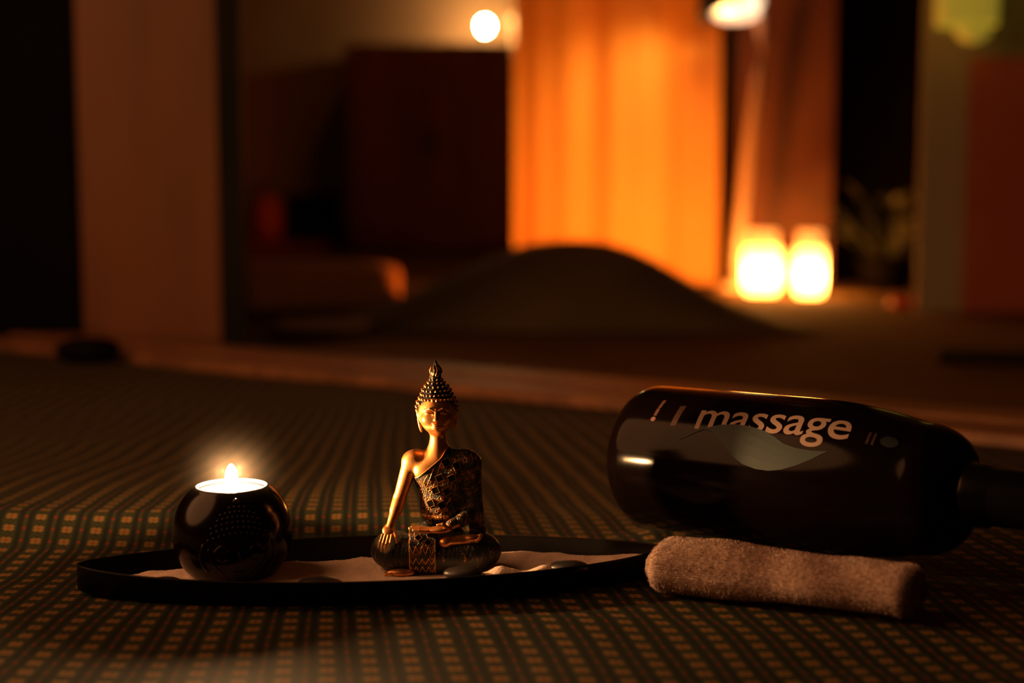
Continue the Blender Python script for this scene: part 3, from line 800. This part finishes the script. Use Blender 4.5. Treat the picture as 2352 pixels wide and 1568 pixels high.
# ---------------------------------------------------------------- rolled towel
def make_towel():
    root = thing('rolled_towel', 'rolled pale pink terry towel lying in front of the black bottle', 'towel', (0, 0, 0))
    A, Bp = Vector((0.0700, 0.6660, 0.0)), Vector((0.181, 0.6185, 0.0))
    D = (Bp - A); L = D.length; D.normalize(); Nn = Vector((-D.y, D.x, 0))
    N, K = 150, 96; V = []; F = []
    for i in range(N + 1):
        t = i / N
        e = min(t, 1 - t) * L
        cap = math.sqrt(max(0.0, 1 - (1 - min(e / 0.006, 1)) ** 2)) if e < 0.006 else 1.0
        cap = 0.55 + 0.45 * cap
        for k in range(K):
            a = 2 * PI * k / K
            ry = 0.0165; rz = 0.0118 - 0.0004 * t + 0.0010 * math.sin(t * 5.5 + 0.9)
            c, s = math.cos(a), math.sin(a)
            cc = math.copysign(abs(c) ** 0.85, c); ss = math.copysign(abs(s) ** 0.85, s)
            p = A + D * (L * t + 0.002 * c) + Nn * (cc * ry * cap + 0.002 * math.sin(4 * t))
            z = 0.0135 + ss * rz * cap
            q = Vector((p.x, p.y, z))
            nn = (Nn * c + Vector((0, 0, s)))
            dsp = 0.0015 * noise.noise(q * 45) + 0.0002 * noise.noise(q * 300) + 0.0003 * noise.noise(q * 1400)
            V.append(q + nn * dsp + Vector((0, 0, 0.0008)))
    for i in range(N):
        for k in range(K): F.append((i * K + k, i * K + (k + 1) % K, (i + 1) * K + (k + 1) % K, (i + 1) * K + k))
    # rolled ends: spiral groove
    for end, base, sgn in ((0, 0, -1), (1, N * K, 1)):
        cz = Vector((0, 0, 0.0135)); prev = [base + k for k in range(K)]
        for rr in (0.85, 0.7, 0.55, 0.4, 0.25, 0.1):
            cur = []
            for k in range(K):
                b = Vector(V[base + k]); ctr = (A if end == 0 else Bp) + cz
                gro = 0.0012 * math.sin((1 - rr) * 34 + 2 * PI * k / K)
                V.append(ctr + (b - ctr) * rr + D * sgn * (0.0012 + gro + 0.0006 * noise.noise(b * 400 * rr))); cur.append(len(V) - 1)
            for k in range(K):
                f = (prev[k], prev[(k + 1) % K], cur[(k + 1) % K], cur[k]); F.append(f if end else f[::-1])
            prev = cur
        V.append(sum((Vector(V[i]) for i in prev), Vector()) / K); c0 = len(V) - 1
        for k in range(K): F.append((prev[k], prev[(k + 1) % K], c0))
    bm = bmesh.new(); vs = [bm.verts.new(v) for v in V]
    for f in F: bm.faces.new([vs[i] for i in f])
    o = bm_obj('towel_roll', bm, 'terry', root)
    me = o.data; P = []; Q = []
    rnd = random.Random(3)
    for pidx in range(len(me.polygons)):
        pl = me.polygons[pidx]
        for _ in range(3):
            ws = [rnd.random() for _ in pl.vertices]; sw = sum(ws)
            c = sum((me.vertices[vi].co * (w_ / sw) for vi, w_ in zip(pl.vertices, ws)), Vector())
            n_ = pl.normal; d = (n_ + Vector((rnd.uniform(-1, 1), rnd.uniform(-1, 1), rnd.uniform(-1, 1))) * 0.8).normalized()
            s_ = n_.cross(Vector((rnd.uniform(-1, 1), rnd.uniform(-1, 1), rnd.uniform(-1, 1)))).normalized() * 0.00016
            ln = rnd.uniform(0.0005, 0.0013); b = len(P)
            P += [c - s_, c + s_, c + d * ln]; Q.append((b, b + 1, b + 2))
    o2 = mesh_obj('terry_pile', P, Q, 'terry', root, smooth=False); o2['kind'] = 'stuff'
make_towel()

# ---------------------------------------------------------------- bottle
BR = 0.0385
B_A, B_B = Vector((0.077, 0.765, 0.0483)), Vector((0.2102, 0.6444, 0.0528))
def make_bottle():
    D = (B_B - B_A).normalized()
    X = D; Yv = Vector((0, 0, 1)).cross(X).normalized(); Zv = X.cross(Yv).normalized()   # Yv points away, Zv up
    M = Matrix(((X.x, Yv.x, Zv.x, B_A.x), (X.y, Yv.y, Zv.y, B_A.y), (X.z, Yv.z, Zv.z, B_A.z), (0, 0, 0, 1)))
    root = thing('massage_bottle', 'large glossy black oil bottle lying on its side behind the rolled towel', 'bottle', B_A)
    root.matrix_world = M
    AX = Matrix.Rotation(PI / 2, 4, 'Y')       # lathe z -> local x
    R = BR
    b0 = -0.0075
    prof = [(0, b0 + 0.0015), (0.022, b0 + 0.0008), (0.0285, b0)]
    for i in range(1, 9):
        a = PI / 2 * i / 8; prof.append((0.0285 + (R - 0.0285) * math.sin(a), b0 + 0.013 * (1 - math.cos(a))))
    prof += [(R, 0.010), (R, 0.100)]
    for i in range(1, 15):
        t = i / 14; prof.append((R - 0.0072 * t ** 2.0, 0.100 + 0.058 * t))
    r1 = R - 0.0072
    for i in range(1, 15):
        a = PI / 2 * i / 14; prof.append((0.016 + (r1 - 0.016) * (math.cos(a) if i < 14 else 0), 0.158 + 0.021 * math.sin(a)))
    prof += [(0.014, 0.1795), (0.014, 0.184), (0, 0.184)]
    bm = bmesh.new(); lathe(bm, prof, 128, AX); bm_obj('bottle_body', bm, 'bottle_plastic', root)
    bm = bmesh.new(); lathe(bm, [(0.0, 0.1795), (0.0150, 0.1795), (0.0153, 0.182), (0.0146, 0.1835), (0.0146, 0.190), (0.0132, 0.192), (0.0132, 0.228), (0.0120, 0.2295), (0, 0.2295)], 64, AX)
    bm_obj('bottle_cap', bm, 'black_cap', root)
    # printed marks, laid on the curved wall: (s along the axis, arc length up the wall from the side facing the viewer)
    def wrap(s, w_, off=0.00012):
        th = w_ / R; r = R + off - (0.0072 * ((s - 0.100) / 0.058) ** 2 if s > 0.100 else 0)
        return Vector((s, -r * math.cos(th), r * math.sin(th)))
    def decal(name, polys, m, off=0.00012, label=None):
        bm = bmesh.new()
        for P in polys:
            vs = [bm.verts.new((x, y, 0)) for x, y in P]
            es = [bm.edges.new((vs[i], vs[(i + 1) % len(vs)])) for i in range(len(vs))]
            bmesh.ops.triangle_fill(bm, use_beauty=True, edges=es)
        for _ in range(2):
            bmesh.ops.subdivide_edges(bm, edges=[e for e in bm.edges if e.calc_length() > 0.0015], cuts=1)
            bmesh.ops.triangulate(bm, faces=bm.faces)
        for v in bm.verts: v.co = wrap(v.co.x, v.co.y, off)
        bm_obj(name, bm, m, root, smooth=False, label=label)
    def text(body, size, shear, offset, place, m, name, label):
        cu = bpy.data.curves.new('t', 'FONT'); cu.body = body; cu.size = size; cu.shear = shear; cu.offset = offset; cu.resolution_u = 5
        cu.space_character = 0.98
        to = bpy.data.objects.new('t', cu); COL.objects.link(to)
        me = bpy.data.meshes.new_from_object(to.evaluated_get(bpy.context.evaluated_depsgraph_get()))
        bpy.data.objects.remove(to); bpy.data.curves.remove(cu)
        bm = bmesh.new(); bm.from_mesh(me); bpy.data.meshes.remove(me)
        for _ in range(2):
            bmesh.ops.subdivide_edges(bm, edges=[e for e in bm.edges if e.calc_length() > 0.0012], cuts=1)
            bmesh.ops.triangulate(bm, faces=bm.faces)
        xa = min(v.co.x for v in bm.verts); xb = max(v.co.x for v in bm.verts); yt = max(v.co.y for v in bm.verts)
        for v in bm.verts:
            s, w_ = place((v.co.x - xa) / (xb - xa), v.co.y / yt); v.co = wrap(s, w_)
        bm_obj(name, bm, m, root, smooth=False, label=label)
    DECALS(decal, text, wrap)
def DECALS(decal, text, wrap):
    text('massage', 0.0226, 0.06, 0.00018, lambda x, y: (0.0488 + x * 0.0842 - 0.0015 * y, 0.0247 + 0.0036 * x + y * 0.0118), 'white_print', 'lettering', 'pinkish white word massage')
    # leaf-shaped wave lying over the foot of the word
    up = [(0.0409, 0.0171), (0.0464, 0.0209), (0.0511, 0.0238), (0.0563, 0.0258), (0.0632, 0.0281), (0.0715, 0.0293), (0.0806, 0.0289), (0.0893, 0.0271), (0.0959, 0.0244), (0.1015, 0.0215), (0.1083, 0.0200), (0.1167, 0.0196), (0.1255, 0.0204)]
    dn = [(0.1230, 0.0188), (0.1178, 0.0152), (0.1114, 0.0118), (0.1036, 0.0088), (0.0965, 0.0075), (0.0892, 0.0076), (0.0815, 0.0093), (0.0752, 0.0125), (0.0698, 0.0169), (0.0646, 0.0212), (0.0600, 0.0239), (0.0550, 0.0247), (0.0505, 0.0224), (0.0455, 0.0194)]
    decal('leaf_wave_print', [up + dn], 'blue_print', 0.00030, label='grey-blue leaf-shaped wave')
    ring = lambda cx, cy, r: [(cx + r * math.cos(a), cy + r * math.sin(a)) for a in np.linspace(0, 2 * PI, 20, endpoint=False)]
    P = [ring(0.0217, 0.0277, 0.0014)]
    for k in range(9):
        y = 0.0300 + 0.00125 * k + (0.0004 if k > 3 else 0)
        P.append([(0.0209, y), (0.0226, y + 0.0001), (0.0226, y + 0.0009), (0.0209, y + 0.0008)])
    decal('small_print', P, 'faded_print')
    decal('small_stripe', [[(0.0338, 0.0247), (0.0372, 0.0250), (0.0372, 0.0384), (0.0338, 0.0380)]], 'dim_print')
    decal('shoulder_ticks', [[(0.1413 + d, 0.0279), (0.1425 + d, 0.0280), (0.1422 + d, 0.0356), (0.1411 + d, 0.0355)] for d in (0, 0.0025)], 'dim_print', 0.00025)
    decal('shoulder_oval', [[(0.1515 + 0.0042 * math.cos(a), 0.0322 + 0.0036 * math.sin(a)) for a in np.linspace(0, 2 * PI, 24, endpoint=False)]], 'dim_blue', 0.00025)
make_bottle()

# ---------------------------------------------------------------- background
# hanging curtain lit orange
def curtain():
    V = []; F = []; N, K = 160, 20
    for side in (0, 1):
        for i in range(N + 1):
            x = 0.005 + 0.487 * i / N
            y = 3.40 + 0.012 * math.sin(x * 38 + 0.5) + 0.006 * math.sin(x * 71 + 1) + side * 0.004
            for k in range(K + 1): V.append((x, y, 2.3 * k / K - 0.022))
    st = (N + 1) * (K + 1)
    for side in (0, 1):
        for i in range(N):
            for k in range(K):
                a = side * st + i * (K + 1) + k; f = (a, a + K + 1, a + K + 2, a + 1); F.append(f if side == 0 else f[::-1])
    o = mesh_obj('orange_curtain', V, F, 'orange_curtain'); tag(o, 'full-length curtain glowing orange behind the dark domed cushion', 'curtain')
curtain()
def soft(name, label, cat, c, s, m, p=3.0, sub=5, wob=0.0):
    bm = bmesh.new(); ball(bm, (0, 0, 0), (1, 1, 1), sub)
    for v in bm.verts:
        q = v.co; k = (abs(q.x) ** p + abs(q.y) ** p + abs(q.z) ** p) ** (-1 / p)
        n_ = 1 + wob * noise.noise(q * 2.0)
        v.co = Vector((q.x * k * s[0] * n_, q.y * k * s[1] * n_, q.z * k * s[2]))
    o = bm_obj(name, bm, m); o.location = c; tag(o, label, cat); return o
# domed cushion in front of the curtain
def dome():
    V = []; F = []; N, K = 90, 50
    for j in range(K + 1):
        for i in range(N + 1):
            u = -1 + 2 * i / N; v = -1 + 2 * j / K
            x = 0.06 + 0.42 * u; y = 2.45 + 0.26 * v
            prof = math.exp(-abs((u - 0.12) / (0.60 if u < 0.12 else 0.52)) ** 2.4) * 0.96 + 0.14 * (1 - u * u)
            z = 0.122 * prof * max(0, 1 - v * v) ** 0.5 * (1 - abs(u) ** 8) ** 0.5 if abs(v) < 1 else 0
            V.append((x, y, z - 0.022))
    st = len(V)
    V += [(x, y, -0.0245) for x, y, z in V[:st]]
    for j in range(K):
        for i in range(N):
            a = j * (N + 1) + i; F.append((a, a + 1, a + N + 2, a + N + 1)); F.append((a + st, a + st + N + 1, a + st + N + 2, a + st + 1))
    bm = bmesh.new(); vs = [bm.verts.new(v) for v in V]
    for f in F: bm.faces.new([vs[i] for i in f])
    o = bm_obj('floor_cushion', bm, 'cushion_cloth'); tag(o, 'wide dark domed floor cushion in front of the orange curtain', 'cushion')
dome()
# two glowing lanterns
def lantern(x, y, r, h, label):
    root = thing('candle_lantern', label, 'lantern', (x, y, -0.0248), group='glowing candle lanterns')
    bm = bmesh.new(); lathe(bm, [(0, 0), (r * 0.8, 0), (r * 0.95, h * 0.06), (r, h * 0.2), (r, h * 0.62), (r * 0.93, h * 0.74), (0, h * 0.74)], 40); bm_obj('lit_glass', bm, 'lantern_glass', root)
    bm = bmesh.new(); lathe(bm, [(r * 0.88, h * 0.745), (r * 0.80, h * 0.80), (r * 0.80, h), (r * 0.76, h), (r * 0.76, h * 0.80), (r * 0.6, h * 0.745)], 40); bm_obj('glass_neck', bm, 'lantern_rim', root)
lantern(0.545, 3.10, 0.0400, 0.137, 'left of the two glowing yellow candle lanterns on the floor')
lantern(0.634, 3.03, 0.0320, 0.137, 'right narrower one of the two glowing yellow candle lanterns')
# added glowing uplight, unseen behind the cushion, to brighten the curtain
bm = bmesh.new(); vs = ball(bm, (0, 0, 0.035), (0.034, 0.03, 0.036), 3)
for v in bm.verts: v.co += v.co.normalized() * 0.006 * noise.noise(v.co * 60)
sl_ = thing('added_uplight', 'small added glowing uplight, unseen on the floor behind the domed cushion', 'lamp', (0.235, 2.92, -0.0243))
bm_obj('uplight_body', bm, 'uplight_glow', sl_)
bm = bmesh.new(); lathe(bm, [(0, 0), (0.03, 0), (0.03, 0.006), (0, 0.006)], 32); bm_obj('wooden_base', bm, 'plum_wood', sl_)
# reading lamp with bent pale pole
pl = bpy.data.lights.new('curtain_spot', 'SPOT'); pl.energy = 8.0; pl.color = (1.0, 0.50, 0.10); pl.spot_size = math.radians(85); pl.spot_blend = 1.0; pl.shadow_soft_size = 0.03  # added spot beside the lamp head, aimed to brighten the curtain
po = bpy.data.objects.new('curtain_spot', pl); COL.objects.link(po); po.location = (0.472, 3.13, 0.615); po.rotation_euler = (Vector((0.27, 3.4, 0.30)) - Vector(po.location)).to_track_quat('-Z', 'Y').to_euler()
rl = thing('reading_lamp', 'pale floor lamp with leaning pole and bright head above the lanterns', 'lamp', (0.506, 3.225, -0.0245))
rl.scale = (1.066, 1.066, 1.066)
bm = bmesh.new(); lathe(bm, [(0, 0), (0.036, 0), (0.036, 0.008), (0.015, 0.014), (0, 0.014)], 40); bm_obj('lamp_base', bm, 'pale_metal', rl)
bm = bmesh.new(); tube(bm, [(0.005, 0, 0.012), (0.008, 0, 0.12), (0.022, 0, 0.28), (0.045, 0, 0.45), (0.052, 0, 0.53), (0.040, 0, 0.575), (0.018, 0, 0.588)], 0.0125, 14); bm_obj('lamp_pole', bm, 'pale_metal', rl)
bm = bmesh.new(); lathe(bm, [(0, -0.020), (0.014, -0.018), (0.024, -0.004), (0.022, 0.012), (0.012, 0.020), (0, 0.022)], 36, Matrix.Translation((0.020, -0.03, 0.597)))
bm_obj('lamp_head', bm, 'reading_glow', rl, label='bright round lamp head')
bm = bmesh.new(); lathe(bm, [(0, -0.014), (0.030, -0.013), (0.047, -0.004), (0.047, 0.004), (0.03, 0.012), (0, 0.014)], 36, Matrix.Translation((-0.012, -0.032, 0.572)))
bm_obj('lamp_shade', bm, 'reading_glow', rl, label='flat glowing shade')
bm = bmesh.new(); box(bm, (0.468, 3.30, 0.675), (0.085, 0.03, 0.20)); o = bm_obj('hanging_box', bm, 'dark_metal', smooth=False, bevel=0.004); tag(o, 'black box hanging at the top of the orange curtain behind the lamp head', 'box')
# cabinet with bulb lamp
cb = thing('cabinet', 'low dark plum wooden cabinet against the far brown wall', 'cabinet', (-0.295, 5.33, -0.0245))
bm = bmesh.new(); box(bm, (0, 0, 0.375), (0.60, 0.40, 0.75)); bm_obj('cabinet_body', bm, 'plum_wood', cb, smooth=False, bevel=0.006)
for sx in (-1, 1):
    bm = bmesh.new(); box(bm, (sx * 0.147, -0.209, 0.37), (0.285, 0.016, 0.70)); d = bm_obj('door', bm, 'plum_wood', cb, smooth=False, bevel=0.004)
    bm = bmesh.new(); box(bm, (sx * 0.02, -0.224, 0.40), (0.012, 0.014, 0.10)); bm_obj('handle', bm, 'dark_metal', d, smooth=False, bevel=0.002)
bl = thing('bulb_lamp', 'small lamp with a bare bright bulb on top of the far cabinet', 'lamp', (-0.10, 5.36, 0.7262))
bm = bmesh.new(); lathe(bm, [(0, 0), (0.035, 0), (0.035, 0.006), (0.006, 0.012), (0.006, 0.055), (0.01, 0.06), (0, 0.062)], 32); bm_obj('lamp_base', bm, 'dark_metal', bl)
bm = bmesh.new(); lathe(bm, [(0, 0.060), (0.007, 0.062), (0.016, 0.076), (0.018, 0.088), (0.012, 0.101), (0, 0.105)], 32); bm_obj('bulb', bm, 'bulb_glow', bl, label='glowing white bulb')
bm = bmesh.new(); ball(bm, (0, 0, 0.018), (0.018, 0.018, 0.018), 3); lathe(bm, [(0.0, -0.085), (0.02, -0.085), (0.02, -0.08), (0.004, -0.075), (0.004, 0.003), (0, 0.003)], 20)
mat('reflection_glow', (0.9, 0.6, 0.3), 0.3, emit=(1.0, 0.58, 0.20), es=1.1)  # glow painted on a ball in place of the bulb reflection
o = bm_obj('bulb_reflection', bm, 'reflection_glow'); o.location = (0.006, 5.36, 0.8114 + 0.0005); tag(o, 'faint small amber globe standing in for a reflection just right of the bright bulb', 'lamp')
# bench objects
bm = bmesh.new(); box(bm, (-0.70, 5.28, 0.0), (0.70, 0.40, 0.049)); o = bm_obj('low_bench', bm, 'plum_wood', smooth=False, bevel=0.005)
o.location.x = -0.30; tag(o, 'low dark bench against the far wall left of the cabinet', 'bench')
bm = bmesh.new(); box(bm, (0, 0, 0.082), (0.18, 0.14, 0.164)); o = bm_obj('storage_box', bm, 'near_black', smooth=False, bevel=0.01); o.location = (-0.73, 5.22, 0.0250); tag(o, 'square black box on the low bench beside the red jar', 'box')
bm = bmesh.new(); lathe(bm, [(0, 0), (0.045, 0), (0.055, 0.03), (0.055, 0.11), (0.035, 0.14), (0.035, 0.16), (0, 0.16)], 32); o = bm_obj('jar', bm, 'red_gloss'); o.location = (-0.885, 5.2, 0.0252); tag(o, 'rounded dark red jar on the low bench', 'jar')
soft('folded_mattress', 'reddish brown folded mattress at the left behind the black post', 'mattress', (-0.40, 2.66, 0.0205), (0.19, 0.10, 0.045), 'brick_cloth', 5, 4)
soft('folded_cloth', 'flat sand coloured folded cloth on the floor before the reddish mattress', 'cloth', (-0.295, 2.20, -0.0135), (0.075, 0.05, 0.011), 'sandy_cloth', 4, 4)
soft('pouch', 'small black pouch on the patterned cloth below the dark left wall', 'pouch', (-0.480, 1.600, 0.015), (0.035, 0.03, 0.014), 'near_black', 2.6, 4)
soft('red_dish', 'small flat red dish on the floor right of the lanterns', 'dish', (0.740, 2.69, -0.0145), (0.024, 0.022, 0.010), 'red_gloss', 2.4, 4)
bm = bmesh.new(); box(bm, (0, 0, 0), (0.62, 0.14, 0.006), -0.32); o = bm_obj('floor_strip', bm, 'near_black', smooth=False); o.location = (0.86, 1.77, -0.0215); tag(o, 'black strip of matting on the floor at the right edge', 'mat')
# plant beside the lanterns
def plant():
    root = thing('potted_plant', 'dark leafy plant in a black pot right of the glowing lanterns', 'plant', (0.835, 3.18, -0.0248))
    bm = bmesh.new(); lathe(bm, [(0, 0), (0.045, 0), (0.06, 0.07), (0.063, 0.075), (0.058, 0.075), (0.052, 0.06), (0, 0.06)], 32); bm_obj('pot', bm, 'near_black', root)
    rnd = random.Random(11); bm = bmesh.new(); st = bmesh.new()
    for k in range(26):
        a = rnd.uniform(0, 2 * PI); ln = rnd.uniform(0.10, 0.23); el = rnd.uniform(0.45, 1.35)
        p0 = Vector((0.01 * math.cos(a), 0.01 * math.sin(a), 0.06))
        d = Vector((math.cos(a) * math.cos(el), math.sin(a) * math.cos(el), math.sin(el)))
        tip = p0 + d * ln + Vector((0, 0, -0.02)); tube(st, [p0, p0 + d * ln * 0.6, tip], 0.0016, 6)
        sd = d.cross(Vector((0, 0, 1))).normalized(); L = rnd.uniform(0.05, 0.08); fw = (d + Vector((0, 0, -0.5))).normalized(); rows = []
        for t in np.linspace(0, 1, 7):
            wd = L * 0.32 * math.sin(PI * min(1, t * 0.97 + 0.02)) + 0.0006; c = tip + fw * (L * t) + Vector((0, 0, -0.02 * t * t))
            rows.append([bm.verts.new(c - sd * wd + Vector((0, 0, 0.004))), bm.verts.new(c), bm.verts.new(c + sd * wd + Vector((0, 0, 0.004)))])
        for r0, r1 in zip(rows, rows[1:]):
            for q in (0, 1): bm.faces.new((r0[q], r0[q + 1], r1[q + 1], r1[q]))
    o = bm_obj('foliage', bm, 'leaf', root); md = o.modifiers.new('s', 'SOLIDIFY'); md.thickness = 0.0008
    bm_obj('stems', st, 'leaf', root)
plant()
# right-hand panel and lime shade
bm = bmesh.new(); box(bm, (0.995, 2.545, 0.205), (0.36, 0.024, 0.455), -0.171); o = bm_obj('red_screen', bm, 'red_panel', smooth=False, bevel=0.003); tag(o, 'dark red panel standing against the plaster wall at the right edge', 'panel')
sh = thing('lime_lamp', 'dim yellow-green lamp shade at the top right corner', 'lamp', (0.785, 2.50, 0.595))
bm = bmesh.new(); lathe(bm, [(0.052, -0.115), (0.055, 0.10), (0.052, 0.10), (0.049, -0.115)], 40, cap0=False, cap1=False); bm_obj('lamp_shade', bm, 'lime_shade', sh)
bm = bmesh.new(); ball(bm, (0.005, -0.02, -0.125), (0.030, 0.03, 0.022), 3); bm_obj('shade_finial', bm, 'lime_shade', sh)
bm = bmesh.new(); box(bm, (0, 0.045, 0.0), (0.02, 0.09, 0.02)); bm_obj('wall_bracket', bm, 'dark_metal', sh, smooth=False)

# added scattering ball that draws the halo around the candle flame
def halo(name, c, r, dens, label, aniso=0.0):
    hm = bpy.data.materials.new(name); hm.use_nodes = True; ht = hm.node_tree; ht.nodes.clear()
    ho = ht.nodes.new('ShaderNodeOutputMaterial'); hv = ht.nodes.new('ShaderNodeVolumeScatter')
    hv.inputs['Color'].default_value = (1.0, 0.93, 0.84, 1); hv.inputs['Anisotropy'].default_value = aniso
    tc = ht.nodes.new('ShaderNodeTexCoord'); ln = ht.nodes.new('ShaderNodeVectorMath'); ln.operation = 'LENGTH'
    mr = ht.nodes.new('ShaderNodeMapRange'); mr.interpolation_type = 'SMOOTHERSTEP'
    mr.inputs[1].default_value = r; mr.inputs[2].default_value = 0.0; mr.inputs[3].default_value = 0; mr.inputs[4].default_value = dens
    mr.interpolation_type = 'LINEAR'; mr.inputs[4].default_value = 1.0
    pw = ht.nodes.new('ShaderNodeMath'); pw.operation = 'POWER'; pw.inputs[1].default_value = 3.0
    ml = ht.nodes.new('ShaderNodeMath'); ml.operation = 'MULTIPLY'; ml.inputs[1].default_value = dens
    ht.links.new(tc.outputs['Object'], ln.inputs[0]); ht.links.new(ln.outputs['Value'], mr.inputs[0]); ht.links.new(mr.outputs[0], pw.inputs[0])
    ht.links.new(pw.outputs[0], ml.inputs[0]); ht.links.new(ml.outputs[0], hv.inputs['Density'])
    ht.links.new(hv.outputs[0], ho.inputs['Volume']); MATS[name] = hm
    bm = bmesh.new(); ball(bm, (0, 0, 0), (r, r, r), 3); o = bm_obj(name, bm, name); o.location = c
    tag(o, label, 'halo', kind='stuff')
halo('candle_halo', (HX, HY, HZ + 0.0505), 0.036, 0.36, 'added scattering ball standing in for the halo around the candle flame')
